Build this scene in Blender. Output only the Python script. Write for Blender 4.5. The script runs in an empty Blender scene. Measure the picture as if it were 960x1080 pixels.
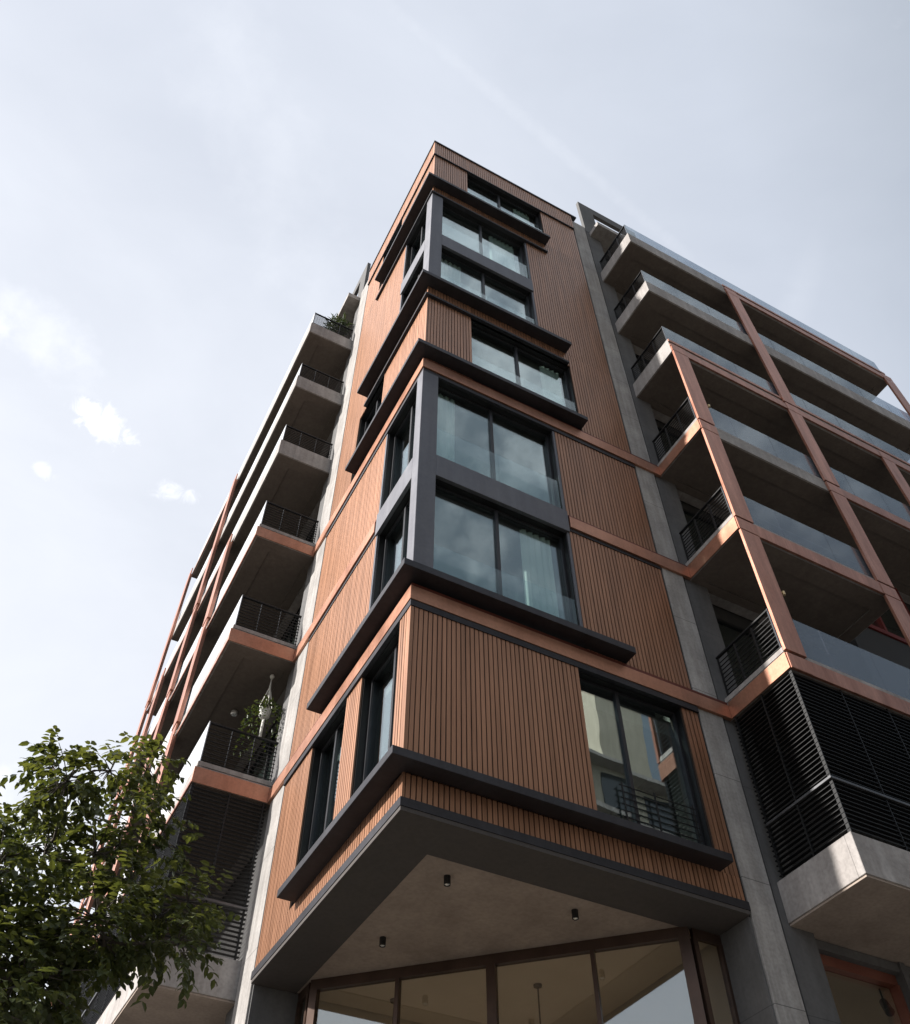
import bpy, bmesh, math, random
from mathutils import Vector, Matrix
rnd = random.Random(7)
S = bpy.context.scene
COL = S.collection
RAD = math.radians

# ------------------------------------------------------------------ materials
def newmat(name):
    m = bpy.data.materials.new(name); m.use_nodes = True
    nt = m.node_tree; nt.nodes.clear()
    out = nt.nodes.new('ShaderNodeOutputMaterial')
    return m, nt, out

def N(nt, t, **kw):
    n = nt.nodes.new(t)
    for k, v in kw.items():
        if k in n.inputs: n.inputs[k].default_value = v
        else: setattr(n, k, v)
    return n

def ramp(nt, stops, interp='LINEAR'):
    r = nt.nodes.new('ShaderNodeValToRGB'); r.color_ramp.interpolation = interp
    e = r.color_ramp.elements
    while len(e) < len(stops): e.new(0.5)
    for el, (p, c) in zip(e, stops):
        el.position = p; el.color = (*c, 1) if len(c) == 3 else c
    return r

def surf(name, c1, c2, scale=3.0, rough=0.6, metal=0.0, bump=0.0, stretch=(1, 1, 1), fine=0.0, rvar=0.1, spec=0.5,
         joints=None, streak=0.0, orand=0.0, coat=0.0, ties=False):
    """two-tone noise surface; joints=(spacing z, darkness) adds construction joints"""
    m, nt, out = newmat(name); L = nt.links
    tc = N(nt, 'ShaderNodeTexCoord'); mp = N(nt, 'ShaderNodeMapping'); mp.inputs['Scale'].default_value = stretch
    L.new(tc.outputs['Object'], mp.inputs['Vector'])
    n1 = N(nt, 'ShaderNodeTexNoise', Scale=scale, Detail=7.0, Roughness=0.62); L.new(mp.outputs[0], n1.inputs['Vector'])
    r = ramp(nt, [(0.3, c1), (0.7, c2)]); L.new(n1.outputs['Fac'], r.inputs[0])
    col = r.outputs[0]
    if fine:
        n2 = N(nt, 'ShaderNodeTexNoise', Scale=scale * 14, Detail=3.0); L.new(mp.outputs[0], n2.inputs['Vector'])
        mx = N(nt, 'ShaderNodeMix', data_type='RGBA', blend_type='MULTIPLY'); mx.inputs[0].default_value = fine
        r2 = ramp(nt, [(0.35, (.45, .45, .45)), (0.6, (1, 1, 1))]); L.new(n2.outputs['Fac'], r2.inputs[0])
        L.new(col, mx.inputs[6]); L.new(r2.outputs[0], mx.inputs[7]); col = mx.outputs[2]
    if streak:
        mp3 = N(nt, 'ShaderNodeMapping'); mp3.inputs['Scale'].default_value = (5, 5, .35)
        L.new(tc.outputs['Object'], mp3.inputs['Vector'])
        n3 = N(nt, 'ShaderNodeTexNoise', Scale=1.6, Detail=5.0); L.new(mp3.outputs[0], n3.inputs['Vector'])
        r3 = ramp(nt, [(0.42, (.55, .52, .5)), (0.62, (1, 1, 1))]); L.new(n3.outputs['Fac'], r3.inputs[0])
        mx = N(nt, 'ShaderNodeMix', data_type='RGBA', blend_type='MULTIPLY'); mx.inputs[0].default_value = streak
        L.new(col, mx.inputs[6]); L.new(r3.outputs[0], mx.inputs[7]); col = mx.outputs[2]
    if joints:
        sx = N(nt, 'ShaderNodeSeparateXYZ'); L.new(tc.outputs['Object'], sx.inputs[0])
        md = N(nt, 'ShaderNodeMath', operation='PINGPONG'); md.inputs[1].default_value = joints[0] / 2
        L.new(sx.outputs[2], md.inputs[0])
        lt = N(nt, 'ShaderNodeMath', operation='LESS_THAN'); lt.inputs[1].default_value = 0.006
        L.new(md.outputs[0], lt.inputs[0])
        mu = N(nt, 'ShaderNodeMath', operation='MULTIPLY'); mu.inputs[1].default_value = joints[1]; L.new(lt.outputs[0], mu.inputs[0])
        mx = N(nt, 'ShaderNodeMix', data_type='RGBA'); L.new(mu.outputs[0], mx.inputs[0])
        L.new(col, mx.inputs[6]); mx.inputs[7].default_value = (.02, .02, .02, 1); col = mx.outputs[2]
    if orand:
        oi = N(nt, 'ShaderNodeObjectInfo'); m3 = N(nt, 'ShaderNodeMapRange'); m3.inputs[3].default_value = 1 - orand; m3.inputs[4].default_value = 1 + orand
        L.new(oi.outputs['Random'], m3.inputs[0])
        vs_ = N(nt, 'ShaderNodeVectorMath', operation='SCALE'); L.new(col, vs_.inputs[0]); L.new(m3.outputs[0], vs_.inputs['Scale']); col = vs_.outputs[0]
    b = N(nt, 'ShaderNodeBsdfPrincipled', Metallic=metal)
    if coat: b.inputs['Coat Weight'].default_value = coat; b.inputs['Coat Roughness'].default_value = .32
    b.inputs['Specular IOR Level'].default_value = spec
    L.new(col, b.inputs['Base Color'])
    mr = N(nt, 'ShaderNodeMapRange'); mr.inputs[3].default_value = rough - rvar; mr.inputs[4].default_value = rough + rvar
    L.new(n1.outputs['Fac'], mr.inputs[0]); L.new(mr.outputs[0], b.inputs['Roughness'])
    if bump:
        bp = N(nt, 'ShaderNodeBump', Strength=bump, Distance=0.02); L.new(n1.outputs['Fac'], bp.inputs['Height'])
        L.new(bp.outputs[0], b.inputs['Normal'])
    L.new(b.outputs[0], out.inputs[0])
    return m

def glass(name, tint, base, ior, rough=0.0, milky=0.0, milk=(.6, .65, .75), wobble=0.0):
    m, nt, out = newmat(name); L = nt.links
    tr = N(nt, 'ShaderNodeBsdfTransparent'); tr.inputs[0].default_value = (*tint, 1)
    gl = N(nt, 'ShaderNodeBsdfGlossy'); gl.inputs['Roughness'].default_value = rough; gl.inputs['Color'].default_value = (.86, .95, .97, 1)
    lw = N(nt, 'ShaderNodeLayerWeight', Blend=.5)
    pw = N(nt, 'ShaderNodeMath', operation='POWER'); pw.inputs[1].default_value = 4.0; L.new(lw.outputs['Facing'], pw.inputs[0])
    fr = N(nt, 'ShaderNodeMath', operation='MULTIPLY'); fr.inputs[1].default_value = ior; L.new(pw.outputs[0], fr.inputs[0])
    if wobble:
        tc = N(nt, 'ShaderNodeTexCoord'); nz = N(nt, 'ShaderNodeTexNoise', Scale=.9, Detail=1.0); L.new(tc.outputs['Object'], nz.inputs['Vector'])
        bp = N(nt, 'ShaderNodeBump', Strength=wobble, Distance=.02); L.new(nz.outputs['Fac'], bp.inputs['Height']); L.new(bp.outputs[0], gl.inputs['Normal'])
    ad = N(nt, 'ShaderNodeMath', operation='ADD', use_clamp=True); ad.inputs[1].default_value = base; L.new(fr.outputs[0], ad.inputs[0])
    mx = N(nt, 'ShaderNodeMixShader'); L.new(ad.outputs[0], mx.inputs[0]); L.new(tr.outputs[0], mx.inputs[1]); L.new(gl.outputs[0], mx.inputs[2])
    res = mx.outputs[0]
    if milky:
        df = N(nt, 'ShaderNodeBsdfDiffuse'); df.inputs[0].default_value = (*milk, 1)
        m2 = N(nt, 'ShaderNodeMixShader'); m2.inputs[0].default_value = milky
        L.new(res, m2.inputs[1]); L.new(df.outputs[0], m2.inputs[2]); res = m2.outputs[0]
    L.new(res, out.inputs[0])
    return m

M = {}
M['clad'] = surf('batten_copper_brown', (.31, .152, .084), (.47, .242, .142), 1.2, .54, .66, 0, (9, 9, .28), fine=.22, spec=.5, streak=.32, orand=.12, coat=.40)
M['membrane'] = surf('brown_membrane', (.030, .017, .011), (.045, .026, .017), 3, .8)  # dark backing: the shade between the battens is put into its colour
M['copper'] = surf('copper_sheet', (.45, .22, .145), (.60, .32, .22), 1.5, .42, .8, .05, (1, 1, 1), fine=.2, streak=.2, orand=.06)
M['copperpost'] = surf('copper_sheet_weathered', (.40, .165, .105), (.62, .32, .235), 2.6, .40, .72, .05, (2.5, 2.5, .4), fine=.3, streak=.35, orand=.08)
M['copperlip'] = surf('copper_lip_dark', (.12, .03, .02), (.16, .045, .03), 2, .5, .4)
M['frame'] = surf('anodised_dark_grey', (.14, .14, .157), (.185, .185, .20), 1.5, .56, .85, 0, spec=.7, streak=.2, fine=.12)
M['ledge'] = surf('ledge_dark_grey', (.050, .049, .055), (.072, .07, .077), 1.5, .54, .85, 0, spec=.7, streak=.2, fine=.15)
M['concrete'] = surf('light_concrete', (.31, .292, .277), (.49, .463, .437), 1.6, .8, 0, .15, fine=.28, joints=(1.63, .6), streak=.45)
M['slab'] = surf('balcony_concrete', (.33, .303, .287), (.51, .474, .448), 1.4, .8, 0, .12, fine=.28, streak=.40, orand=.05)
M['soffitc'] = surf('soffit_brown_plaster', (.31, .245, .20), (.47, .38, .315), 1.3, .8, 0, .12, fine=.25)
M['soffitb'] = surf('soffit_border_render', (.065, .055, .05), (.085, .073, .066), 1.2, .75, 0, .1, fine=.2)
M['darkwall'] = surf('dark_grey_render', (.105, .102, .10), (.155, .15, .148), 1.3, .8, 0, .15, fine=.2, joints=(3.25, .4), streak=.25)
M['rear'] = surf('shaded_facade_paint', (.030, .028, .027), (.045, .042, .04), 2, .7)  # near-black: shade under the deep balconies is put into the wall colour
M['metal'] = surf('black_powder_coat', (.006, .006, .0065), (.011, .011, .0115), 4, .45, 0, spec=.35)
M['rail'] = surf('grey_steel_rail', (.12, .12, .125), (.17, .17, .175), 4, .4, .8)
M['redframe'] = surf('red_brown_window_frame', (.17, .025, .02), (.23, .04, .03), 3, .4, .3)
M['shopframe'] = surf('bronze_shop_frame', (.075, .047, .036), (.11, .07, .053), 3, .42, .6)
M['shopred'] = surf('copper_shop_frame', (.26, .09, .06), (.33, .13, .09), 3, .45, .5)
M['winframe'] = surf('window_frame_black', (.035, .035, .04), (.05, .05, .055), 2, .45, .6)
M['room'] = surf('interior_paint', (.20, .19, .18), (.25, .24, .225), 1, .9)
M['shopfloor'] = surf('pale_terrazzo', (.6, .57, .52), (.7, .67, .62), 6, .4)
M['shoproom'] = surf('shop_interior_paint', (.70, .61, .50), (.76, .67, .56), 1, .9)
M['curtain'] = surf('pale_curtain', (.78, .83, .81), (.85, .89, .87), 3, .9, 0, 0, (6, 6, .3))
M['pane'] = glass('window_glass', (.84, .91, .89), .22, .6, wobble=.12)
M['guard'] = glass('guard_glass', (.92, .95, .95), .05, .5)
M['balus'] = glass('balustrade_glass', (.66, .70, .76), .07, .6, 0.02, .15, (.5, .53, .6))
M['balusw'] = glass('frosted_balustrade_glass', (.60, .64, .70), .04, .6, 0.02, .80, (.62, .63, .66))  # whiter, milkier glass for the left wing
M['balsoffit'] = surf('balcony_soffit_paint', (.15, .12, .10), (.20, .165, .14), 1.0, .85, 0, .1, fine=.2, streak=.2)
M['shopglass'] = glass('shop_glass', (.90, .88, .84), .20, .6)
M['lamp'] = surf('lamp_black', (.015, .015, .015), (.02, .02, .02), 4, .4, .3)
M['lens'] = surf('lamp_reflector', (.75, .74, .70), (.8, .79, .76), 3, .25, .5)
M['brass'] = surf('brass_lamp', (.55, .40, .2), (.62, .46, .26), 4, .35, .7)
M['bark'] = surf('bark', (.06, .048, .038), (.12, .1, .085), 8, .9, 0, .6, (1, 1, .3), fine=.4)
M['rope'] = surf('white_cord', (.7, .68, .62), (.8, .78, .72), 20, .9)
M['pot'] = surf('pale_pot', (.55, .54, .5), (.65, .64, .6), 6, .7)
M['asphalt'] = surf('asphalt', (.045, .045, .047), (.06, .06, .06), 6, .9, 0, .3, fine=.5)
M['paving'] = surf('grey_paving', (.14, .13, .12), (.19, .18, .165), 2, .85, 0, .2, fine=.4)
M['earth'] = surf('ground_earth', (.12, .11, .09), (.17, .155, .13), .2, .95)
M['paint'] = surf('road_paint', (.6, .6, .58), (.8, .8, .78), 4, .8)
M['beige'] = surf('beige_render', (.42, .38, .30), (.52, .475, .385), .8, .85, 0, .1, streak=.3)
M['greyren'] = surf('pale_grey_render', (.34, .34, .35), (.42, .42, .43), .8, .85, 0, .1, streak=.3)

def leafmat(name, ca, cb, trans):
    m, nt, out = newmat(name); L = nt.links
    at = N(nt, 'ShaderNodeAttribute', attribute_name='tone')
    r = ramp(nt, [(0, ca), (1, cb)]); L.new(at.outputs['Fac'], r.inputs[0])
    d = N(nt, 'ShaderNodeBsdfPrincipled', Roughness=.42); L.new(r.outputs[0], d.inputs['Base Color'])
    t = N(nt, 'ShaderNodeBsdfTranslucent')
    mm = N(nt, 'ShaderNodeMix', data_type='RGBA', blend_type='MULTIPLY'); mm.inputs[0].default_value = 1
    L.new(r.outputs[0], mm.inputs[6]); mm.inputs[7].default_value = (1.5, 1.35, .5, 1); L.new(mm.outputs[2], t.inputs[0])
    x = N(nt, 'ShaderNodeMixShader'); x.inputs[0].default_value = trans
    L.new(d.outputs[0], x.inputs[1]); L.new(t.outputs[0], x.inputs[2]); L.new(x.outputs[0], out.inputs[0])
    return m
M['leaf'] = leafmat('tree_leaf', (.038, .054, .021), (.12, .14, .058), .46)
M['leaf2'] = leafmat('pot_leaf', (.025, .045, .015), (.07, .09, .03), .3)

# ------------------------------------------------------------------ mesh helpers
FR = lambda u, d, z: (u, -d, z)         # right-hand face: u along +x, d outwards
FL = lambda u, d, z: (-d, u, z)         # left-hand face: u along +y, d outwards
FW = lambda x, y, z: (x, y, z)

class MB:
    def __init__(s, T=FW): s.bm = bmesh.new(); s.T = T
    def box(s, u0, u1, d0, d1, z0, z1, T=None):
        T = T or s.T
        v = [s.bm.verts.new(T(u, d, z)) for z in (z0, z1) for d in (d0, d1) for u in (u0, u1)]
        for f in ((0, 1, 3, 2), (4, 6, 7, 5), (0, 4, 5, 1), (2, 3, 7, 6), (0, 2, 6, 4), (1, 5, 7, 3)):
            s.bm.faces.new([v[i] for i in f])
        return s
    def prism(s, pts, z0, z1):
        a = [s.bm.verts.new(s.T(x, y, z0)) for x, y in pts]; b = [s.bm.verts.new(s.T(x, y, z1)) for x, y in pts]
        s.bm.faces.new(a); s.bm.faces.new(b[::-1]); n = len(pts)
        for i in range(n): s.bm.faces.new((a[i], b[i], b[(i + 1) % n], a[(i + 1) % n]))
        return s
    def bar(s, p, q, w, h=None):
        """box of section w x h from p to q (world coords)"""
        p = Vector(p); q = Vector(q); h = h or w
        ax = (q - p).normalized(); up = Vector((0, 0, 1)) if abs(ax.z) < .95 else Vector((1, 0, 0))
        sd = ax.cross(up).normalized(); up = sd.cross(ax)
        vs = [s.bm.verts.new(c + sd * a * w / 2 + up * b * h / 2) for c in (p, q) for a, b in ((-1, -1), (1, -1), (1, 1), (-1, 1))]
        for f in ((0, 1, 2, 3), (7, 6, 5, 4), (0, 4, 5, 1), (1, 5, 6, 2), (2, 6, 7, 3), (3, 7, 4, 0)):
            s.bm.faces.new([vs[i] for i in f])
        return s
    def tube(s, pts, rads, seg=8):
        rings = []
        n = len(pts)
        for i, p in enumerate(pts):
            p = Vector(p); a = Vector(pts[max(i - 1, 0)]); b = Vector(pts[min(i + 1, n - 1)])
            ax = (b - a).normalized(); up = Vector((0, 0, 1)) if abs(ax.z) < .9 else Vector((1, 0, 0))
            sd = ax.cross(up).normalized(); up = sd.cross(ax)
            r = rads[i] if isinstance(rads, (list, tuple)) else rads
            rings.append([s.bm.verts.new(p + (sd * math.cos(t) + up * math.sin(t)) * r) for t in [2 * math.pi * k / seg for k in range(seg)]])
        for A, B in zip(rings, rings[1:]):
            for k in range(seg): s.bm.faces.new((A[k], A[(k + 1) % seg], B[(k + 1) % seg], B[k]))
        s.bm.faces.new(rings[0][::-1]); s.bm.faces.new(rings[-1])
        return s
    def lathe(s, c, prof, seg=20):
        c = Vector(c); rings = []
        for r, z in prof: rings.append([s.bm.verts.new(c + Vector((r * math.cos(2 * math.pi * k / seg), r * math.sin(2 * math.pi * k / seg), z))) for k in range(seg)])
        for A, B in zip(rings, rings[1:]):
            for k in range(seg): s.bm.faces.new((A[k], A[(k + 1) % seg], B[(k + 1) % seg], B[k]))
        s.bm.faces.new(rings[0][::-1]); s.bm.faces.new(rings[-1])
        return s
    def obj(s, name, mat, parent=None, smooth=False, recalc=True, bevel=0):
        if recalc: bmesh.ops.recalc_face_normals(s.bm, faces=s.bm.faces)
        me = bpy.data.meshes.new(name); s.bm.to_mesh(me); s.bm.free()
        me.materials.append(mat)
        if smooth:
            for p in me.polygons: p.use_smooth = True
        o = bpy.data.objects.new(name, me); COL.objects.link(o)
        if parent: o.parent = parent
        if bevel:
            b = o.modifiers.new('b', 'BEVEL'); b.width = bevel; b.segments = 1; b.limit_method = 'ANGLE'
        return o

def tag(o, label, cat, group=None, kind=None):
    if label: o['label'] = label
    if cat: o['category'] = cat
    if group: o['group'] = group
    if kind: o['kind'] = kind
    return o
def empty(name, loc, label, cat, group=None):
    o = bpy.data.objects.new(name, None); o.location = loc; COL.objects.link(o); o.empty_display_size = .2
    return tag(o, label, cat, group)

# ------------------------------------------------------------------ the building
B = empty('apartment_building', (0, 0, 0), 'eight storey apartment block with copper brown batten corner tower and concrete balconies', 'building')

PITCH = .0735
DEPTH = .016
def clad(T, u0, u1, z0, z1, d=0.0, joints=()):
    m = MB(T)
    left = T is FL
    b0 = u0 if u0 > 0 else (.305 if left else DEPTH + .002)
    m.box(b0, u1, d - .30, d - DEPTH, z0, z1)
    nb = len(m.bm.faces)
    zs = [z0] + [j for j in joints if z0 < j < z1] + [z1]
    a0 = u0 if u0 > 0 else .034
    n = max(1, round((u1 - a0) / PITCH)); p = (u1 - a0) / n
    for a, b in zip(zs, zs[1:]):
        for k in range(n):
            w = p * (.75 + .04 * rnd.random()); o_ = rnd.uniform(-.0012, .0012)
            c = a0 + (k + .5) * p
            m.box(c - w / 2, c + w / 2, d - DEPTH - .001, d + o_, a + (.006 if a > z0 else 0), b - (.006 if b < z1 else 0))
    o = m.obj('cladding_panel', M['clad'], B)
    o.data.materials.append(M['membrane'])
    for f in o.data.polygons[:6]: f.material_index = 1
    return o

def Lpiece(name, mat, ru, lu, d, z0, z1, back=-.02, parent=B, bevel=0):
    """band that wraps the corner: ru along the right face, lu along the left one"""
    m = MB()
    m.prism([(-d, -d), (ru, -d), (ru, -back), (-back, -back), (-back, lu), (-d, lu)], z0, z1)
    return m.obj(name, mat, parent, bevel=bevel)

RW, LW = 5.0, 4.85
# top band and coping
Lpiece('coping', M['ledge'], RW + .2, LW, .075, 31.44, 31.52, -.3)
for T, W in ((FR, RW), (FL, LW)): clad(T, .0, W, 30.42, 31.44, .045)
Lpiece('band_trim', M['ledge'], RW, LW, .05, 30.38, 30.42, -.1)
J = (27.06, 23.9, 20.66)
# full height side fields and their openings  (face, u of openings...)
# level 8
clad(FR, 0, 1.12, 27.8, 30.38); clad(FR, 3.75, RW, 27.8, 30.38)
clad(FL, 0, 2.27, 27.8, 30.38); clad(FL, 3.68, LW, 27.8, 30.38)
# strip under ledge 8
for T, W in ((FR, RW), (FL, LW)): clad(T, 0, W, 27.13, 27.8)
# levels 6 and 7
clad(FR, 3.0, RW, 21.2, 27.13, joints=J); clad(FL, 1.7, LW, 21.2, 27.13, joints=J)
# strip under ledge 6
for T, W in ((FR, RW), (FL, LW)): clad(T, 0, W, 20.66, 21.2)
# level 5
clad(FR, 0, 1.11, 17.86, 20.66); clad(FR, 3.75, RW, 17.86, 20.66)
clad(FL, 0, 2.25, 17.86, 20.66); clad(FL, 3.68, LW, 17.86, 20.66)
# levels 4 and 3
clad(FR, 3.0, RW, 14.64, 17.38); clad(FR, 3.0, RW, 11.32, 14.20)
clad(FL, 1.7, LW, 14.64, 17.38); clad(FL, 1.7, LW, 11.32, 14.20)
# level 2
clad(FR, 0, 2.77, 8.12, 10.88, .02); clad(FR, 4.68, RW, 8.12, 10.88)
clad(FL, 0, .34, 8.12, 10.88, .02); clad(FL, 1.68, 2.25, 8.12, 10.88); clad(FL, 3.63, LW, 8.12, 10.88)
for T, W in ((FR, RW), (FL, LW)): clad(T, 0, W, 7.76, 8.12)
# corner trims on the cladding
for z0, z1, d in ((27.8, 30.38, .004), (27.13, 27.68, .004), (20.73, 21.2, .004), (18.07, 20.65, .004), (8.23, 10.86, .024), (7.76, 8.12, .004), (30.42, 31.44, .05)):
    MB().box(-d, .03, -d, .03, z0, z1).obj('corner_trim', M['clad'], B)
# ledges (deep dark sills) and thin lips
for z0, z1, ru, lu in ((27.68, 27.80, 3.72, 3.36), (21.20, 21.33, 3.70, 3.36), (17.95, 18.07, 3.73, 3.35), (11.37, 11.50, 3.74, 3.40), (8.12, 8.235, 4.68, 3.40)):
    Lpiece('ledge', M['ledge'], ru, lu, .275, z0, z1, -.30, bevel=.004)
for z0, z1, ru, lu, d in ((27.06, 27.13, 3.70, 3.64, .075), (20.66, 20.73, 3.70, 3.30, .075), (17.38, 17.49, RW, LW, .02), (10.87, 10.98, RW, LW, .035), (7.655, 7.77, RW + .02, LW + .02, .03)):  # under the upper copper band it is extended to stand for shadow
    Lpiece('lip', M['ledge'], ru, lu, d, z0, z1, -.3)
# copper bands
for z0, z1 in ((17.50, 17.85), (10.985, 11.30)):
    Lpiece('copper_band', M['copper'], 5.70, 5.65, .05, z0, z1 - .05, -.02, bevel=.004)
    Lpiece('band_lip', M['copperlip'], 5.69, 5.64, .025, z1 - .05, z1 + .03, -.02)
for T, u0, u1 in ((FR, 3.02, 5.70), (FL, 1.72, 5.65)):
    MB(T).box(u0, u1, -.02, .05, 14.28, 14.575).obj('copper_band', M['copper'], B, bevel=.004)
    MB(T).box(u0, u1, -.02, .025, 14.575, 14.64).obj('band_lip', M['copperlip'], B)
for T, u0, u1 in ((FR, 3.02, RW), (FL, 1.72, LW)): MB(T).box(u0, u1, -.02, .015, 14.20, 14.278).obj('lip', M['ledge'], B)  # dark strip standing for the shadow under the middle copper band
# dark corner frames
def corner_frame(z0, z1, r0, r1, pr, pl, ur, ul):
    m = MB(); d = .03
    m.prism([(-d, -d), (pr, -d), (pr, .30), (.30, .30), (.30, pl), (-d, pl)], z0, z1)          # corner post
    o = m.obj('corner_frame', M['frame'], B, bevel=.005)
    m = MB(); m.box(pr + .001, ur, -.30, d, r0, r1, FR); m.box(ur - .05, ur, -.3, .0, z0, r0 - .001, FR); m.box(ur - .05, ur, -.3, .0, r1 + .001, z1, FR)
    m.obj('frame_rail', M['frame'], B, bevel=.004)
    m = MB(); m.box(pl + .001, ul, -.30, d, r0, r1, FL); m.box(ul - .05, ul, -.3, .0, z0, r0 - .001, FL); m.box(ul - .05, ul, -.3, .0, r1 + .001, z1, FL)
    m.obj('frame_rail', M['frame'], B, bevel=.004)
corner_frame(21.33, 27.06, 23.86, 24.50, .30, .30, 3.0, 1.70)
corner_frame(11.50, 17.38, 14.15, 14.74, .31, .22, 3.0, 1.70)

def curtain(T, u0, u1, d, z0, z1, parent, folds=None):
    m = MB(T); n = max(16, int((u1 - u0) * 60)); vs = []
    ph = rnd.random() * 6
    for i in range(n + 1):
        u = u0 + (u1 - u0) * i / n
        w = .035 * math.sin(u * 48 + ph) + .02 * math.sin(u * 97 + 2 * ph)
        vs.append((m.bm.verts.new(T(u, d + w, z0)), m.bm.verts.new(T(u, d + w * .7, z1))))
    for a, b in zip(vs, vs[1:]): m.bm.faces.new((a[0], b[0], b[1], a[1]))
    return m.obj('curtain', M['curtain'], parent, smooth=True)

def window(T, u0, u1, z0, z1, mull, d=-.15, curt=(), guard=None, head=.0):
    """aluminium window set back in its reveal; mull = u of the meeting stile"""
    m = MB(T); f = .055
    m.box(u0, u1, d - .06, d, z1 - f - head, z1); m.box(u0, u1, d - .06, d, z0, z0 + f)
    m.box(u0, u0 + f, d - .06, d, z0 + f, z1 - f - head); m.box(u1 - f, u1, d - .06, d, z0 + f, z1 - f - head)
    for k, c in enumerate(mull):
        m.box(c - .03, c + .03, d - .05, d + .012, z0 + f, z1 - f - head)
    w = m.obj('window', M['winframe'], B)
    # reveal lining
    r = MB(T); t = .012
    r.box(u0, u1, d, -.04, z1 - t, z1); r.box(u0, u0 + t, d, -.04, z0, z1 - t); r.box(u1 - t, u1, d, -.04, z0, z1 - t)
    r.obj('reveal', M['metal'], w)
    p = MB(T); us = [u0 + f] + list(mull) + [u1 - f]
    for i, (a, b) in enumerate(zip(us, us[1:])):
        dd = d - .03 - .012 * (i % 2)
        tilt = rnd.uniform(-.006, .006)
        vs = [p.bm.verts.new(T(*q)) for q in ((a, dd + tilt, z0 + f), (b, dd, z0 + f), (b, dd - tilt, z1 - f - head), (a, dd, z1 - f - head))]
        vb = [p.bm.verts.new(T(*q)) for q in ((a, dd - .012 + tilt, z0 + f), (b, dd - .012, z0 + f), (b, dd - .012 - tilt, z1 - f - head), (a, dd - .012, z1 - f - head))]
        p.bm.faces.new(vs); p.bm.faces.new(vb[::-1])
        for k in range(4): p.bm.faces.new((vs[k], vs[(k + 1) % 4], vb[(k + 1) % 4], vb[k]))
    p.obj('pane', M['pane'], w)
    for a, b in curt: curtain(T, a, b, d - .14, z0 + .05, z1 - .05, w)
    if guard:
        g = MB(T); n = 2
        for i in range(n):
            a = u0 + .02 + (u1 - u0 - .04) * i / n; b = u0 + .02 + (u1 - u0 - .04) * (i + 1) / n - .008
            g.box(a, b, d + .10, d + .110, z0 + .01, z0 + guard)
        g.obj('glass_guard', M['guard'], w)
    return w

# right-hand face windows
window(FR, 1.12, 3.75, 27.80, 30.38, [2.31], curt=[(2.9, 3.5)], guard=1.1)
window(FR, .30, 2.95, 24.50, 27.06, [1.58], curt=[(1.95, 2.75)], guard=1.0)
window(FR, .30, 2.95, 21.33, 23.86, [1.58], curt=[(.4, 1.0)], guard=1.0)
window(FR, 1.11, 3.75, 18.07, 20.66, [2.36], curt=[(3.1, 3.6)], guard=1.0)
window(FR, .31, 2.95, 14.74, 17.38, [1.58], curt=[(.36, .86)], guard=.95)
window(FR, .31, 2.95, 11.50, 14.15, [1.58], curt=[(2.15, 2.75)], guard=.95)
window(FR, 2.77, 4.68, 8.235, 10.87, [3.55], curt=[], guard=None)
# left-hand face windows
window(FL, 2.27, 3.68, 27.80, 30.38, [2.95])
window(FL, .30, 1.65, 24.50, 27.06, [.95]); window(FL, .30, 1.65, 21.33, 23.86, [.95])
window(FL, 2.25, 3.68, 18.07, 20.66, [2.95])
window(FL, .22, 1.65, 14.74, 17.38, [.80]); window(FL, .22, 1.65, 11.50, 14.15, [.80], curt=[(.3, .55)])
window(FL, .34, 1.68, 8.235, 10.87, [.80]); window(FL, 2.25, 3.63, 8.235, 10.87, [2.95], curt=[(2.3, 2.8)])
# balustrade standing in the level 2 window
g = MB(FR)
for i in range(9): g.bar(FR(3.3, -.12, 8.3 + i * .1), FR(4.6, -.12, 8.3 + i * .1), .012)
for u in (3.35, 3.9, 4.55): g.bar(FR(u, -.12, 8.235), FR(u, -.12, 9.15), .02)
g.obj('window_railing', M['metal'], B)

# interiors of the tower
for z in (10.55, 14.10, 17.2, 20.5, 23.9, 27.2, 30.5):
    MB().box(.36, 5.0, .36, 4.8, z, z + .3).obj('floor_slab', M['room'], B)
MB().prism([(3.4, 4.8), (5.0, 3.0), (5.0, 4.8)], 7.8, 31.2).obj('inner_wall', M['room'], B)
MB().box(.3, 5.0, .3, 4.85, 31.1, 31.42).obj('roof_slab', M['slab'], B)

# piers each side of the tower
MB(FR).box(RW + .045, 5.53, -1.0, .0, 0, 31.2).obj('pier', M['concrete'], B, bevel=.006)
MB(FL).box(LW + .055, 5.60, -1.0, .0, 0, 31.2).obj('pier', M['concrete'], B, bevel=.006)
for T, W in ((FR, RW), (FL, LW)): MB(T).box(W + .001, W + (.044 if T is FR else .054), -.5, -.03, 7.6, 31.2).obj('shadow_joint', M['metal'], B)

# soffit under the tower
MB().prism([(-.02, -.02), (5.0, -.02), (5.0, .67), (.67, .67), (.67, 4.85), (-.02, 4.85)], 7.60, 7.654).obj('soffit_border', M['soffitb'], B)
MB().prism([(.67, .67), (5.0, .67), (5.0, 4.85), (.67, 4.85)], 7.612, 7.70).obj('soffit', M['soffitc'], B)
MB().prism([(.9, 4.6), (4.7, .8), (5.0, .8), (5.0, 4.84), (.9, 4.84)], 7.58, 7.611).obj('shop_ceiling', M['shoproom'], B)
MB().box(.02, 5.0, .02, 4.85, 7.702, 7.76).obj('floor_slab', M['room'], B)

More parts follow.
